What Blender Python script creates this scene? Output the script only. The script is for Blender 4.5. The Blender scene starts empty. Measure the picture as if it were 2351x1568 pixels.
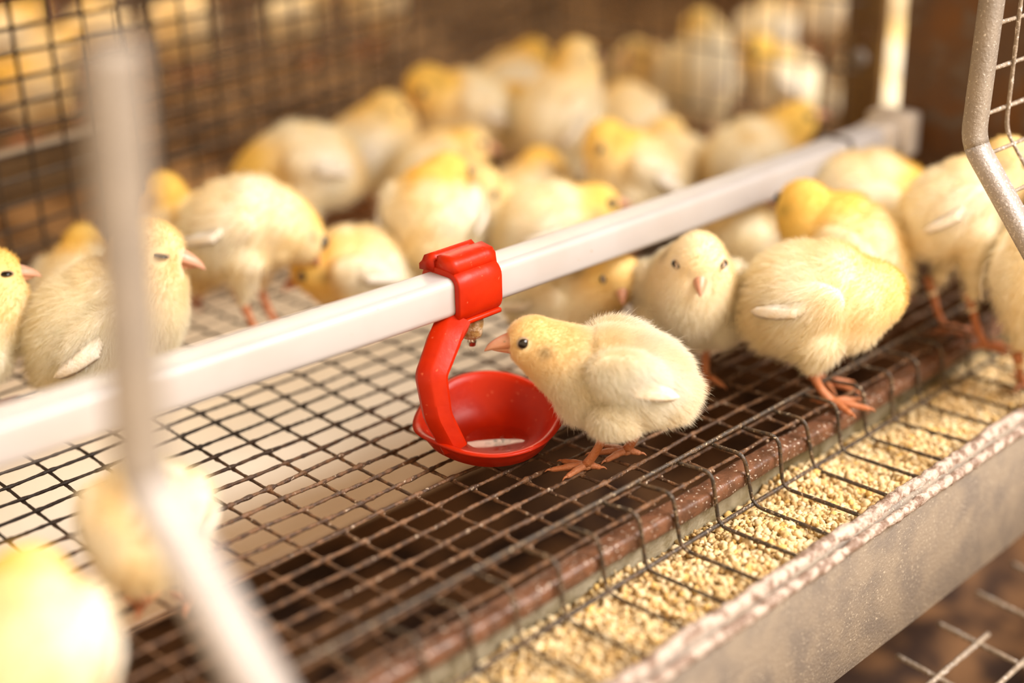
import bpy, bmesh, math, random
import numpy as np
from mathutils import Matrix, Vector

random.seed(7); rng = np.random.default_rng(7)
scene = bpy.context.scene
COL = scene.collection

# ------------------------------------------------------------------ camera
cam_d = bpy.data.cameras.new('camera'); cam = bpy.data.objects.new('camera', cam_d); COL.objects.link(cam)
CR = ((0.7110, -0.7028, -0.0224), (0.2899, 0.2640, 0.9199), (-0.6406, -0.6606, 0.3915))   # right, up, back
M = Matrix(((CR[0][0], CR[1][0], CR[2][0]), (CR[0][1], CR[1][1], CR[2][1]), (CR[0][2], CR[1][2], CR[2][2])))
M = M.to_quaternion().to_matrix()
cam.matrix_world = Matrix.Translation((-0.3258, -0.4061, 0.2834)) @ M.to_4x4()
cam_d.sensor_width = 36.0; cam_d.lens = 50.0; cam_d.clip_start = 0.01
cam_d.dof.use_dof = True; cam_d.dof.focus_distance = 0.592; cam_d.dof.aperture_fstop = 2.3
scene.camera = cam

# ------------------------------------------------------------------ light
W = bpy.data.worlds.new('barn'); scene.world = W; W.use_nodes = True
W.node_tree.nodes['Background'].inputs[0].default_value = (1.0, 0.70, 0.42, 1)
W.node_tree.nodes['Background'].inputs[1].default_value = 1.02
def area(name, loc, target, size, energy, color):
    l = bpy.data.lights.new(name, 'AREA'); l.shape = 'RECTANGLE'; l.size = size[0]; l.size_y = size[1]
    l.energy = energy; l.color = color
    o = bpy.data.objects.new(name, l); COL.objects.link(o); o.location = loc
    o.rotation_euler = (Vector(target) - Vector(loc)).to_track_quat('-Z', 'Y').to_euler()
    return o
area('aisle_lamp', (0.55, -1.15, 1.15), (0.08, 0.0, 0.03), (1.1, 0.6), 40, (1.0, 0.955, 0.92))
area('far_aisle_lamp', (0.85, 1.15, 0.75), (0.4, 0.6, 0.0), (1.2, 0.4), 9, (1.0, 0.84, 0.60))
scene.view_settings.view_transform = 'Standard'; scene.view_settings.look = 'None'
scene.view_settings.gamma = 1.0; scene.view_settings.exposure = 0.38
scene.view_settings.use_curve_mapping = False
cy = scene.cycles
cy.max_bounces = 6; cy.diffuse_bounces = 3; cy.glossy_bounces = 3; cy.transmission_bounces = 6; cy.caustics_reflective = False; cy.caustics_refractive = False
cy.use_adaptive_sampling = True; cy.adaptive_threshold = 0.04; cy.use_denoising = True

# ------------------------------------------------------------------ materials
def mat(name, base, rough=0.6, metal=0.0, noise=None, bump=None, sss=0.0, spec=0.5, spots=None, trans=0.0, coat=0.0):
    m = bpy.data.materials.new(name); m.use_nodes = True; nt = m.node_tree; b = nt.nodes['Principled BSDF']
    b.inputs['Base Color'].default_value = (*base, 1); b.inputs['Roughness'].default_value = rough
    b.inputs['Metallic'].default_value = metal; b.inputs['Specular IOR Level'].default_value = spec
    b.inputs['Subsurface Weight'].default_value = sss; b.inputs['Subsurface Scale'].default_value = 0.003
    b.inputs['Subsurface Radius'].default_value = (1.0, 0.5, 0.3)
    b.inputs['Transmission Weight'].default_value = trans; b.inputs['Coat Weight'].default_value = coat
    tc = nt.nodes.new('ShaderNodeTexCoord'); last = None
    if noise:                                   # (scale, colour2, low, high)
        n = nt.nodes.new('ShaderNodeTexNoise'); n.inputs['Scale'].default_value = noise[0]; n.inputs['Detail'].default_value = 6
        nt.links.new(tc.outputs['Object'], n.inputs['Vector'])
        r = nt.nodes.new('ShaderNodeMapRange'); r.inputs['From Min'].default_value = noise[2]; r.inputs['From Max'].default_value = noise[3]
        nt.links.new(n.outputs['Fac'], r.inputs['Value'])
        mx = nt.nodes.new('ShaderNodeMix'); mx.data_type = 'RGBA'
        mx.inputs['A'].default_value = (*base, 1); mx.inputs['B'].default_value = (*noise[1], 1)
        nt.links.new(r.outputs['Result'], mx.inputs['Factor']); last = mx.outputs['Result']
    if spots:                                   # (scale, colour, threshold low, high)
        n = nt.nodes.new('ShaderNodeTexNoise'); n.inputs['Scale'].default_value = spots[0]; n.inputs['Detail'].default_value = 2
        nt.links.new(tc.outputs['Object'], n.inputs['Vector'])
        r = nt.nodes.new('ShaderNodeMapRange'); r.inputs['From Min'].default_value = spots[2]; r.inputs['From Max'].default_value = spots[3]
        nt.links.new(n.outputs['Fac'], r.inputs['Value'])
        mx = nt.nodes.new('ShaderNodeMix'); mx.data_type = 'RGBA'
        mx.inputs['A'].default_value = (*base, 1); mx.inputs['B'].default_value = (*spots[1], 1)
        if last: nt.links.new(last, mx.inputs['A'])
        nt.links.new(r.outputs['Result'], mx.inputs['Factor']); last = mx.outputs['Result']
    if last: nt.links.new(last, b.inputs['Base Color'])
    if bump:                                    # (scale, distance)
        n = nt.nodes.new('ShaderNodeTexNoise'); n.inputs['Scale'].default_value = bump[0]; n.inputs['Detail'].default_value = 4
        nt.links.new(tc.outputs['Object'], n.inputs['Vector'])
        bp = nt.nodes.new('ShaderNodeBump'); bp.inputs['Distance'].default_value = bump[1]; bp.inputs['Strength'].default_value = 0.8
        nt.links.new(n.outputs['Fac'], bp.inputs['Height']); nt.links.new(bp.outputs['Normal'], b.inputs['Normal'])
    return m

def attr_mat(name, rough=0.8, transl=0.0, sss=0.0, spec=0.2):
    m = bpy.data.materials.new(name); m.use_nodes = True; nt = m.node_tree; b = nt.nodes['Principled BSDF']
    a = nt.nodes.new('ShaderNodeAttribute'); a.attribute_name = 'col'
    nt.links.new(a.outputs['Color'], b.inputs['Base Color']); b.inputs['Roughness'].default_value = rough
    b.inputs['Specular IOR Level'].default_value = spec
    b.inputs['Subsurface Weight'].default_value = sss; b.inputs['Subsurface Scale'].default_value = 0.004
    b.inputs['Subsurface Radius'].default_value = (1.0, 0.8, 0.5)
    if transl:
        t = nt.nodes.new('ShaderNodeBsdfTranslucent'); nt.links.new(a.outputs['Color'], t.inputs['Color'])
        mx = nt.nodes.new('ShaderNodeMixShader'); mx.inputs[0].default_value = transl
        nt.links.new(b.outputs[0], mx.inputs[1]); nt.links.new(t.outputs[0], mx.inputs[2])
        nt.links.new(mx.outputs[0], nt.nodes['Material Output'].inputs['Surface'])
    return m

MT = {}
MT['wire'] = mat('rusty_wire', (0.0595, 0.0272, 0.0119), 0.55, 0.0, (260, (0.1870, 0.0892, 0.0382), 0.42, 0.62), (900, 0.0009), spots=(420, (0.4675, 0.3570, 0.2550), 0.66, 0.72))
MT['guard_wire'] = mat('guard_wire', (0.0510, 0.0382, 0.0289), 0.45, 0.0, (300, (0.1190, 0.0723, 0.0382), 0.45, 0.62), (900, 0.0006), spots=(700, (0.5270, 0.4250, 0.2890), 0.62, 0.69))
MT['back_wire'] = mat('dull_wire', (0.030, 0.017, 0.008), 0.5, 0.0, (120, (0.085, 0.050, 0.026), 0.45, 0.68))
MT['galv'] = mat('galvanised', (0.3040, 0.2546, 0.2014), 0.5, 0.15, (60, (0.2204, 0.1900, 0.1634), 0.4, 0.62), (700, 0.0005), spots=(900, (0.5168, 0.4560, 0.3648), 0.62, 0.70))
MT['galv_in'] = mat('galvanised_inside', (0.2640, 0.2160, 0.1320), 0.5, 0.15, (90, (0.1520, 0.1120, 0.0480), 0.45, 0.6), (700, 0.0004))
MT['lip'] = mat('crusted_lip', (0.2400, 0.1600, 0.1200), 0.45, 0.0, (220, (0.5760, 0.4800, 0.4160), 0.42, 0.56), (500, 0.0018))
MT['rail'] = mat('brown_rail', (0.17, 0.075, 0.040), 0.35, 0.0, (160, (0.10, 0.045, 0.025), 0.42, 0.6), (500, 0.0005), spots=(620, (0.70, 0.60, 0.50), 0.64, 0.69))
MT['frame'] = mat('zinc_frame', (0.3200, 0.2720, 0.2200), 0.40, 0.1, (60, (0.2640, 0.2280, 0.1920), 0.4, 0.65), (700, 0.0006), spots=(950, (0.6400, 0.5920, 0.5360), 0.63, 0.70))
MT['door_wire'] = mat('zinc_wire', (0.3570, 0.2890, 0.2210), 0.45, 0.1, (400, (0.2550, 0.2040, 0.1530), 0.4, 0.6), (900, 0.0006), spots=(700, (0.7225, 0.6630, 0.6120), 0.58, 0.66))
MT['pipe'] = mat('white_plastic', (0.515, 0.492, 0.488), 0.32, 0.0, (26, (0.485, 0.447, 0.430), 0.45, 0.68), None, spots=(330, (0.3800, 0.2736, 0.1520), 0.735, 0.76))
MT['pipe_end'] = mat('cream_plastic', (0.5928, 0.5148, 0.4290), 0.4)
MT['red'] = mat('red_plastic', (0.52, 0.0200, 0.0006), 0.40, 0.0, (90, (0.46, 0.0150, 0.0005), 0.4, 0.6), (160, 0.0003), spots=(330, (0.6864, 0.1248, 0.0546), 0.69, 0.78), spec=0.28)
MT['nipple'] = mat('brass_nipple', (0.42, 0.24, 0.08), 0.45, 0.1, (300, (0.62, 0.46, 0.30), 0.45, 0.58), (700, 0.0008))
MT['steel'] = mat('steel_pin', (0.62, 0.55, 0.50), 0.12, 1.0)
def clear_water(name):
    m = bpy.data.materials.new(name); m.use_nodes = True; nt = m.node_tree; nt.nodes.remove(nt.nodes['Principled BSDF'])
    t = nt.nodes.new('ShaderNodeBsdfTransparent'); g_ = nt.nodes.new('ShaderNodeBsdfGlossy'); g_.inputs['Roughness'].default_value = 0.03
    f = nt.nodes.new('ShaderNodeFresnel'); f.inputs['IOR'].default_value = 1.36; t.inputs['Color'].default_value = (0.97, 0.97, 0.97, 1)
    mx = nt.nodes.new('ShaderNodeMixShader'); ge = nt.nodes.new('ShaderNodeNewGeometry'); sb = nt.nodes.new('ShaderNodeMath'); sb.operation = 'SUBTRACT'; sb.inputs[0].default_value = 1.0; nt.links.new(ge.outputs['Backfacing'], sb.inputs[1])
    mu = nt.nodes.new('ShaderNodeMath'); mu.operation = 'MULTIPLY'; nt.links.new(f.outputs[0], mu.inputs[0]); nt.links.new(sb.outputs[0], mu.inputs[1]); nt.links.new(mu.outputs[0], mx.inputs[0]); nt.links.new(t.outputs[0], mx.inputs[1]); nt.links.new(g_.outputs[0], mx.inputs[2])
    nt.links.new(mx.outputs[0], nt.nodes['Material Output'].inputs['Surface']); return m
MT['water'] = clear_water('water')
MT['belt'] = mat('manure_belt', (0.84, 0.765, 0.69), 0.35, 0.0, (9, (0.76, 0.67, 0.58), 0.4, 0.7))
def tint_by_y(m, y0, y1, col, wob=0.03, scale=9):
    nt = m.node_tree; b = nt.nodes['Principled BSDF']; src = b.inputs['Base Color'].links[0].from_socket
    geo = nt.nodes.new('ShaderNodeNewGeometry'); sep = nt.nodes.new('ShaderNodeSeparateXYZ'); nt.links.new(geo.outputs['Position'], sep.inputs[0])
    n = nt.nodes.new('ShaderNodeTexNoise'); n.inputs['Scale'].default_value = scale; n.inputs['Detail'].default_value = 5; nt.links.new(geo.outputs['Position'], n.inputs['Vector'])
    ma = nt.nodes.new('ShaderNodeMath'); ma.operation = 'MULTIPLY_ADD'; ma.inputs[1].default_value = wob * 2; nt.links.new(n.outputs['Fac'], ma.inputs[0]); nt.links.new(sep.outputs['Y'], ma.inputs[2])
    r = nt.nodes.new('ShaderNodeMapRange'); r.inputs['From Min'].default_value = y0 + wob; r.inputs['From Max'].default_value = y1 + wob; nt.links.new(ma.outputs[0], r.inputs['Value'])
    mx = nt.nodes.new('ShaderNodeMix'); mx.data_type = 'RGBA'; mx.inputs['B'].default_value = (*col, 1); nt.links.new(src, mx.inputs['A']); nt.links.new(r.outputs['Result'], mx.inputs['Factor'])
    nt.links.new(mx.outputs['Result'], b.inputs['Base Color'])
tint_by_y(MT['belt'], 0.215, 0.165, (0.50, 0.33, 0.19), 0.02, 12)  # belt colour turns browner towards its front edge
tint_by_y(MT['wire'], 0.035, 0.085, (0.022, 0.013, 0.008), 0.015, 20)  # wire colour turns near black towards the back
MT['dark'] = mat('dark_under', (0.1980, 0.0945, 0.0360), 0.8, 0.0, (28, (0.0315, 0.0117, 0.0045), 0.42, 0.58))
MT['rust'] = mat('rusted_plate', (0.1066, 0.0541, 0.0262), 0.6, 0.0, (22, (0.1804, 0.0697, 0.0131), 0.48, 0.66), (300, 0.0004), spots=(60, (0.1394, 0.1025, 0.0779), 0.52, 0.70))
MT['ochre'] = mat('ochre_post', (0.2125, 0.1232, 0.0382), 0.5, 0.1, (30, (0.1445, 0.0765, 0.0255), 0.42, 0.62))
MT['brown'] = mat('brown_backdrop', (0.2050, 0.0697, 0.0082), 0.9, 0.0, (9, (0.0984, 0.0328, 0.0041), 0.42, 0.6), spec=0.05)
MT['strip'] = mat('brown_strip', (0.20, 0.120, 0.050), 0.6, 0.0, (30, (0.13, 0.075, 0.032), 0.4, 0.6))
MT['board'] = mat('soiled_board', (0.34, 0.20, 0.095), 0.8, 0.0, (16, (0.10, 0.045, 0.014), 0.42, 0.58), spec=0.05)
MT['frame_pale'] = mat('pale_zinc', (0.40, 0.365, 0.345), 0.40, 0.1, (80, (0.35, 0.315, 0.29), 0.4, 0.65), (700, 0.0006), spots=(900, (0.62, 0.58, 0.56), 0.56, 0.64))  # paler, more speckled zinc tone for the bent lower door legs
MT['feed'] = attr_mat('feed', 0.85, spec=0.15)
MT['feedbed'] = mat('feed_bed', (0.58, 0.40, 0.19), 0.9, 0.0, (500, (0.34, 0.21, 0.08), 0.4, 0.6), (800, 0.002))
MT['down'] = attr_mat('down', 0.9, 0.45, spec=0.08)
MT['skin'] = attr_mat('down_skin', 0.9, 0.0, spec=0.05)
MT['leg'] = mat('leg_skin', (0.5100, 0.1742, 0.0638), 0.42, 0.0, (300, (0.5610, 0.2295, 0.1105), 0.4, 0.62), (1400, 0.0005), sss=0.15)
MT['beak'] = mat('beak_horn', (0.6630, 0.3145, 0.1870), 0.35, 0.0, (200, (0.6800, 0.3740, 0.2550), 0.4, 0.6), sss=0.35)
MT['eye'] = mat('eye_black', (0.010, 0.006, 0.004), 0.06, spec=0.7)
MT['lid'] = mat('eyelid', (0.42, 0.30, 0.19), 0.6)
MT['feather'] = mat('white_feather', (0.95, 0.88, 0.76), 0.6, 0.0, (300, (0.90, 0.78, 0.58), 0.45, 0.7), (1200, 0.0004))

# ------------------------------------------------------------------ helpers
def link_mesh(name, V, F, m, parent=None, smooth=True, mats=None, midx=None):
    me = bpy.data.meshes.new(name); me.from_pydata(V if isinstance(V, list) else V.tolist(), [], F if isinstance(F, list) else F.tolist())
    for q in (mats or [m]): me.materials.append(q)
    if midx is not None: me.polygons.foreach_set('material_index', np.asarray(midx, dtype=np.int32))
    if smooth: me.polygons.foreach_set('use_smooth', np.ones(len(me.polygons), dtype=bool))
    me.update(); return link_data(name, me, parent)
def link_data(name, data, parent=None):
    o = bpy.data.objects.new(name, data); COL.objects.link(o)
    if parent: o.parent = parent
    return o
def tag(o, label=None, cat=None, group=None, kind=None):
    if label: o['label'] = label
    if cat: o['category'] = cat
    if group: o['group'] = group
    if kind: o['kind'] = kind
    return o
def empty(name, loc=(0, 0, 0)):
    o = bpy.data.objects.new(name, None); o.empty_display_size = 0.01; o.location = loc; COL.objects.link(o); return o
class Geo:
    def __init__(s): s.V = []; s.F = []; s.n = 0
    def add(s, V, F):
        V = np.asarray(V, float); s.V.append(V); s.F += [tuple(i + s.n for i in f) for f in F]; s.n += len(V); return s
    def verts(s): return np.concatenate(s.V)
    def link(s, name, m, parent=None, smooth=True): return link_mesh(name, s.verts(), s.F, m, parent, smooth)
def rings(sections, closed=True, caps=True):
    """sections: list of (n,3) arrays -> tube faces"""
    k = len(sections); n = len(sections[0]); F = []
    for i in range(k - 1):
        for j in range(n if closed else n - 1):
            a = i * n + j; b = i * n + (j + 1) % n
            F.append((a, b, b + n, a + n))
    if caps and closed: F.append(tuple(range(n - 1, -1, -1))); F.append(tuple((k - 1) * n + j for j in range(n)))
    return np.concatenate(sections), F
def frames(P):
    P = np.asarray(P, float); T = np.gradient(P, axis=0); T /= np.linalg.norm(T, axis=1)[:, None] + 1e-12
    up = np.array([0, 0, 1.0]) if abs(T[0][2]) < 0.9 else np.array([1.0, 0, 0])
    N = []; u = up - T[0] * (up @ T[0]); u /= np.linalg.norm(u)
    for t in T:
        u = u - t * (u @ t); u /= np.linalg.norm(u); N.append(u.copy())
    N = np.array(N); B = np.cross(T, N); return T, N, B
def tube(P, r, n=6, caps=True):
    P = np.asarray(P, float); r = np.broadcast_to(np.asarray(r, float), (len(P),))
    T, N, B = frames(P); a = np.arange(n) * 2 * math.pi / n
    S = [P[i] + r[i] * (np.cos(a)[:, None] * B[i] + np.sin(a)[:, None] * N[i]) for i in range(len(P))]
    return rings(S, True, caps)
def smooth_path(pts, per=6, rad=None):
    """Catmull-Rom through pts"""
    P = np.asarray(pts, float); Q = np.vstack([2 * P[0] - P[1], P, 2 * P[-1] - P[-2]]); out = []
    for i in range(1, len(Q) - 2):
        for t in np.linspace(0, 1, per, endpoint=False):
            out.append(0.5 * ((2 * Q[i]) + (-Q[i-1] + Q[i+1]) * t + (2*Q[i-1] - 5*Q[i] + 4*Q[i+1] - Q[i+2]) * t*t + (-Q[i-1] + 3*Q[i] - 3*Q[i+1] + Q[i+2]) * t**3))
    out.append(Q[-2]); return np.array(out)
def fillet(pts, r, seg=4):
    P = [np.asarray(p, float) for p in pts]; out = [P[0]]
    for i in range(1, len(P) - 1):
        a = P[i-1] - P[i]; b = P[i+1] - P[i]; la = np.linalg.norm(a); lb = np.linalg.norm(b); d = min(r, la * .45, lb * .45)
        p0 = P[i] + a / la * d; p1 = P[i] + b / lb * d
        for t in np.linspace(0, 1, seg + 1): out.append((1-t)**2 * p0 + 2*t*(1-t) * P[i] + t*t * p1)
    out.append(P[-1]); return np.array(out)
def dense(P, step):
    P = np.asarray(P, float); d = np.r_[0, np.cumsum(np.linalg.norm(np.diff(P, axis=0), axis=1))]
    n = max(2, int(d[-1] / step) + 1); s = np.linspace(0, d[-1], n); return np.array([np.interp(s, d, P[:, k]) for k in range(3)]).T
def box(c, s, bevel=0.0, rot=None):
    """bevelled box V,F"""
    bm = bmesh.new(); bmesh.ops.create_cube(bm, size=1.0)
    bmesh.ops.scale(bm, vec=s, verts=bm.verts)
    if bevel: bmesh.ops.bevel(bm, geom=list(bm.edges), offset=bevel, segments=2, affect='EDGES', profile=0.6)
    V = np.array([v.co[:] for v in bm.verts]); F = [tuple(v.index for v in f.verts) for f in bm.faces]; bm.free()
    if rot is not None: V = V @ np.array(rot).T
    return V + np.array(c), F
def icos(sub):
    bm = bmesh.new(); bmesh.ops.create_icosphere(bm, subdivisions=sub, radius=1.0)
    V = np.array([v.co[:] for v in bm.verts]); F = np.array([[v.index for v in f.verts] for f in bm.faces]); bm.free(); return V, F
ICO1, ICO2, ICO3 = icos(1), icos(2), icos(3)
def loft_x(profile, x0, x1, nx=2, jitter=0.0):
    """extrude a yz profile along X; closed loop"""
    S = []
    for x in np.linspace(x0, x1, nx):
        p = np.array([(x, y, z) for y, z in profile])
        if jitter: p[:, 1:] += rng.normal(0, jitter, (1, 2)) + rng.normal(0, jitter * .4, (len(p), 2))
        S.append(p)
    return rings(S, True, True)
def rr_profile(cy, cz, w, h, r, seg=4):
    out = []
    for sy, sz, a0 in ((1, 1, 0), (-1, 1, 90), (-1, -1, 180), (1, -1, 270)):
        for t in range(seg + 1):
            a = math.radians(a0 + 90 * t / seg); out.append((cy + sy * (w/2 - r) + r * math.cos(a), cz + sz * (h/2 - r) + r * math.sin(a)))
    return out

# ------------------------------------------------------------------ floor mesh (setting)
PX, PY = 0.019, 0.0127
X0, X1, YF, YB = -0.30, 0.415, -0.0885, 0.415
def fz(y):
    L = 9 - y / PY; return 0.0029 * min(1.0, ((L - 7) / 7.0) ** 2) - 0.0008
floor = tag(empty('floor'), 'rusty welded wire mesh floor of the cage', kind='structure')
nx = int(round((X1 - X0) / PX)); xs_c = np.array([(k - 16) * PX for k in range(nx + 1)]); xs_c = xs_c[(xs_c > X0) & (xs_c < X1)]
L_idx = np.arange(-23, 17)
for L in L_idx:
    y = -(L - 9) * PY; near = L > -2
    st = 0.0016 if near else 0.005
    xs = np.arange(X0, X1, st); z = fz(y)
    ph = rng.uniform(0, 6, 4)
    P = np.c_[xs, y + 0.0004 * np.sin(xs * 37 + ph[0]) + 0.0002 * np.sin(xs * 171 + ph[1]), z + 0.00035 * np.sin(xs * 53 + ph[2])]
    r = (0.00080 if L > 3 else 0.00072) * (1 + (0.10 if near else 0.0) * rng.normal(0, 1, len(xs)))
    if near:
        lump = np.convolve(rng.normal(0, 1, len(xs)), np.ones(3) / 3, 'same'); r = r * (1 + 0.30 * np.maximum(lump, 0) * (1 if L > 5 else .3))
        dj = np.abs((xs[:, None] - xs_c[None, :])).min(1); r = r * (1 + 0.45 * np.exp(-(dj / 0.0016) ** 2))
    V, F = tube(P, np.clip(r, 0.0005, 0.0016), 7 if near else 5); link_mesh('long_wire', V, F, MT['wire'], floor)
for x in xs_c:
    st = 0.0018; ys = np.arange(YF - 0.001, YB, st); ph = rng.uniform(0, 6, 3)
    zz = np.array([fz(y) for y in ys]) - 0.0011
    r = 0.00070 * (1 + 0.10 * rng.normal(0, 1, len(ys)))
    lump = np.convolve(rng.normal(0, 1, len(ys)), np.ones(3) / 3, 'same'); r = r * (1 + 0.14 * np.maximum(lump, 0))
    dj = np.abs(((ys / PY) % 1.0)); dj = np.minimum(dj, 1 - dj) * PY; r = r * (1 + 0.4 * np.exp(-(dj / 0.0015) ** 2))
    P = np.c_[x + 0.0004 * np.sin(ys * 41 + ph[0]), ys, zz]
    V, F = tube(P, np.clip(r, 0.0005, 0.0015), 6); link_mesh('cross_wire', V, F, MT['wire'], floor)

g = Geo(); IV1 = ICO1[0]
for L in range(7, 17):
    y = -(L - 9) * PY
    for x in xs_c:
        if rng.random() < 0.8: g.add(IV1 * np.array([0.0011, 0.0011, 0.0008]) * rng.uniform(0.5, 1.0) + np.array([x + rng.normal(0.0006, 0.0004), y - 0.0006, fz(y) - 0.0007]), ICO1[1].tolist())
tag(g.link('weld_beads', mat('weld_crust', (0.30, 0.21, 0.14), 0.5, 0.0, (500, (0.17, 0.10, 0.055), 0.4, 0.6)), floor), kind='stuff')
# manure belt under the floor, dark tier below
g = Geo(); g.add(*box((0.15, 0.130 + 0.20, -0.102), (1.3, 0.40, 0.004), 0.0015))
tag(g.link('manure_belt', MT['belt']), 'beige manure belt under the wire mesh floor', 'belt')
g = Geo()
nxg, nyg = 60, 30
gx, gy = np.meshgrid(np.linspace(-0.6, 1.2, nxg), np.linspace(-0.6, 0.5, nyg), indexing='ij')
gz = -0.24 + 0.012 * np.sin(gx * 31) * np.sin(gy * 43 + 1) + rng.normal(0, 0.004, gx.shape)
V = np.c_[gx.ravel(), gy.ravel(), gz.ravel()]
F = [(i * nyg + j, (i+1) * nyg + j, (i+1) * nyg + j + 1, i * nyg + j + 1) for i in range(nxg - 1) for j in range(nyg - 1)]
tag(link_mesh('ground', V, F, MT['dark']), 'dark soiled ground below the cage', kind='structure')

# back wall mesh
wall = tag(empty('wall_back', (0, 0.285, 0)), 'wire mesh back wall of the cage', kind='structure'); wall.rotation_euler = (0, 0, math.atan(0.15))
for k in range(34):
    x = -0.24 + 0.0217 * k
    P = np.array([(x, 0.0, 0.0), (x + 0.0006, 0.0, 0.12), (x, 0.0, 0.24)])
    V, F = tube(dense(P, 0.03), 0.00112, 6); link_mesh('upright_wire', V, F, MT['back_wire'], wall)
for k in range(19):
    z = 0.002 + 0.0127 * k
    V, F = tube(dense([(-0.25, -0.0016, z), (0.48, -0.0016, z)], 0.08), 0.00112, 6); link_mesh('level_wire', V, F, MT['back_wire'], wall)
# side partition mesh at x=.44
part = tag(empty('wall_right', (0.44, 0, 0)), 'wire mesh partition to the neighbouring cage', kind='structure')
for k in range(16):
    y = 0.078 + 0.0178 * k
    V, F = tube(dense([(0, y, 0.0), (0, y, 0.31)], 0.06), 0.0010, 6); link_mesh('upright_wire', V, F, MT['back_wire'], part)
for k in range(8):
    z = 0.003 + 0.042 * k
    V, F = tube(dense([(0.0018, 0.07, z), (0.0018, 0.352, z)], 0.08), 0.0010, 6); link_mesh('level_wire', V, F, MT['back_wire'], part)
# roof of the tier
g = Geo(); g.add(*box((0.3, 0.125, 0.345), (1.4, 0.43, 0.004), 0.001))
tag(g.link('ceiling', MT['galv']), 'sheet metal underside of the tier above', kind='structure')
# far surroundings
g = Geo(); g.add(*box((0.9, 1.36, 0.0), (4.0, 0.02, 0.9)))
tag(g.link('wall_far', MT['brown']), 'dim brown wall far behind the cages', kind='structure')
g = Geo(); g.add(*box((1.75, 0.4, 0.0), (0.02, 2.6, 0.9)))
tag(g.link('wall_side', MT['brown']), 'dim brown wall far beyond the side partition', kind='structure')

# ------------------------------------------------------------------ neighbouring tray floors
def tray(name, x0, x1, y0, y1, z, label):
    t = tag(empty(name, ((x0 + x1) / 2, (y0 + y1) / 2, z)), label, 'mesh floor'); cx, cy = (x0 + x1) / 2, (y0 + y1) / 2
    for y in np.arange(y0, y1, 0.022):
        V, F = tube([(x0 - cx, y - cy, -0.001), (x1 - cx, y - cy, -0.001)], 0.0012, 5); link_mesh('long_wire', V, F, MT['back_wire'], t)
    for x in np.arange(x0, x1, 0.024):
        V, F = tube([(x - cx, y0 - cy, -0.0032), (x - cx, y1 - cy, -0.0032)], 0.0012, 5); link_mesh('cross_wire', V, F, MT['back_wire'], t)
    V, F = box((0, 0, -0.05), (x1 - x0, y1 - y0, 0.004)); link_mesh('dropping_board', V, F, MT['board'], t, False)
tray('mesh_tray', -0.1, 1.2, 0.50, 1.30, 0.0, 'brown mesh floor of the cage behind the back wall')
tray('mesh_tray', 0.45, 1.25, -0.05, 0.49, 0.0, 'brown mesh floor of the cage beyond the side partition')
g = Geo(); g.add(*box((-0.10, 0.0, 0.0), (0.36, 0.006, 0.030), 0.001)); g.add(*box((-0.10, -0.003, 0.015), (0.36, 0.012, 0.003), 0.001))
so = g.link('metal_strip', MT['strip']); so.location = (0.0, 0.318, 0.068); so.rotation_euler = (0, 0, math.atan(0.15))
tag(so, 'brown sheet metal strip behind the back wire wall', 'metal strip')

# ------------------------------------------------------------------ posts and plate on the right
g = Geo(); g.add(*box((0.4005, -0.075, 0.14), (0.004, 0.180, 0.38), 0.001)); g.add(*box((0.4135, 0.0145, 0.14), (0.026, 0.004, 0.38), 0.001))
tag(g.link('rusted_plate', MT['rust']), 'dark rusted metal end plate behind the pipe end', 'metal plate')
t = tag(empty('slotted_post', (0.452, 0.073, 0)), 'ochre brown upright post with bolt beside the rusted plate', 'post')
V, F = box((0, 0, 0.155), (0.006, 0.027, 0.31), 0.001); link_mesh('post_face', V, F, MT['ochre'], t)
V, F = box((0.014, 0.0125, 0.155), (0.024, 0.003, 0.31), 0.0008); link_mesh('post_flange', V, F, MT['ochre'], t)
a = np.linspace(0, 2 * math.pi, 9)[:-1]
V, F = rings([np.c_[np.full(8, x), 0.001 + r * np.cos(a), 0.094 + r * np.sin(a)] for x, r in ((-0.003, 0.0055), (-0.0065, 0.0055), (-0.0078, 0.004))]); link_mesh('bolt', V, F, MT['galv'], t)
V, F = rings([np.c_[np.full(8, x), -0.001 + r * np.cos(a), 0.107 + 1.4 * r * np.sin(a)] for x, r in ((-0.0032, 0.004), (-0.0034, 0.004))]); link_mesh('slot', V, F, MT['dark'], t)

# ------------------------------------------------------------------ feed trough
TX0, TX1 = -0.34, 0.44
tr = tag(empty('feed_trough', (0.05, -0.12, -0.08)), 'galvanised metal feed trough full of crumbled feed along the cage front', 'trough')
def tpart(name, V, F, m): return link_mesh(name, np.asarray(V) - np.array([0.05, -0.12, -0.08]), F, m, tr)
tpart('inner_wall', *loft_x([(-0.0875, -0.003), (-0.0892, -0.003), (-0.0915, -0.080), (-0.0895, -0.080)], TX0, TX1, 2), MT['galv_in'])
tpart('trough_bottom', *loft_x([(-0.090, -0.079), (-0.090, -0.081), (-0.147, -0.081), (-0.147, -0.079)], TX0, TX1, 2), MT['galv'])
tpart('outer_panel', *loft_x([(-0.1445, -0.014), (-0.1460, -0.012), (-0.1475, -0.014), (-0.1490, -0.079), (-0.1475, -0.081), (-0.1460, -0.080)], TX0, TX1, 24, 0.00015), MT['galv'])
lipx = np.linspace(TX0, TX1, 260)
Pl = np.c_[lipx, -0.1440 + 0.0004 * np.sin(lipx * 90), -0.0125 + 0.0004 * np.sin(lipx * 140)]
V, F = tube(Pl, 0.0030 * (1 + 0.10 * rng.normal(0, 1, 260)), 10); tpart('rolled_lip', V, F, MT['lip'])
Pl = np.c_[lipx, np.full(260, -0.1490), -0.0160 + 0.0003 * np.sin(lipx * 120)]
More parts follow.
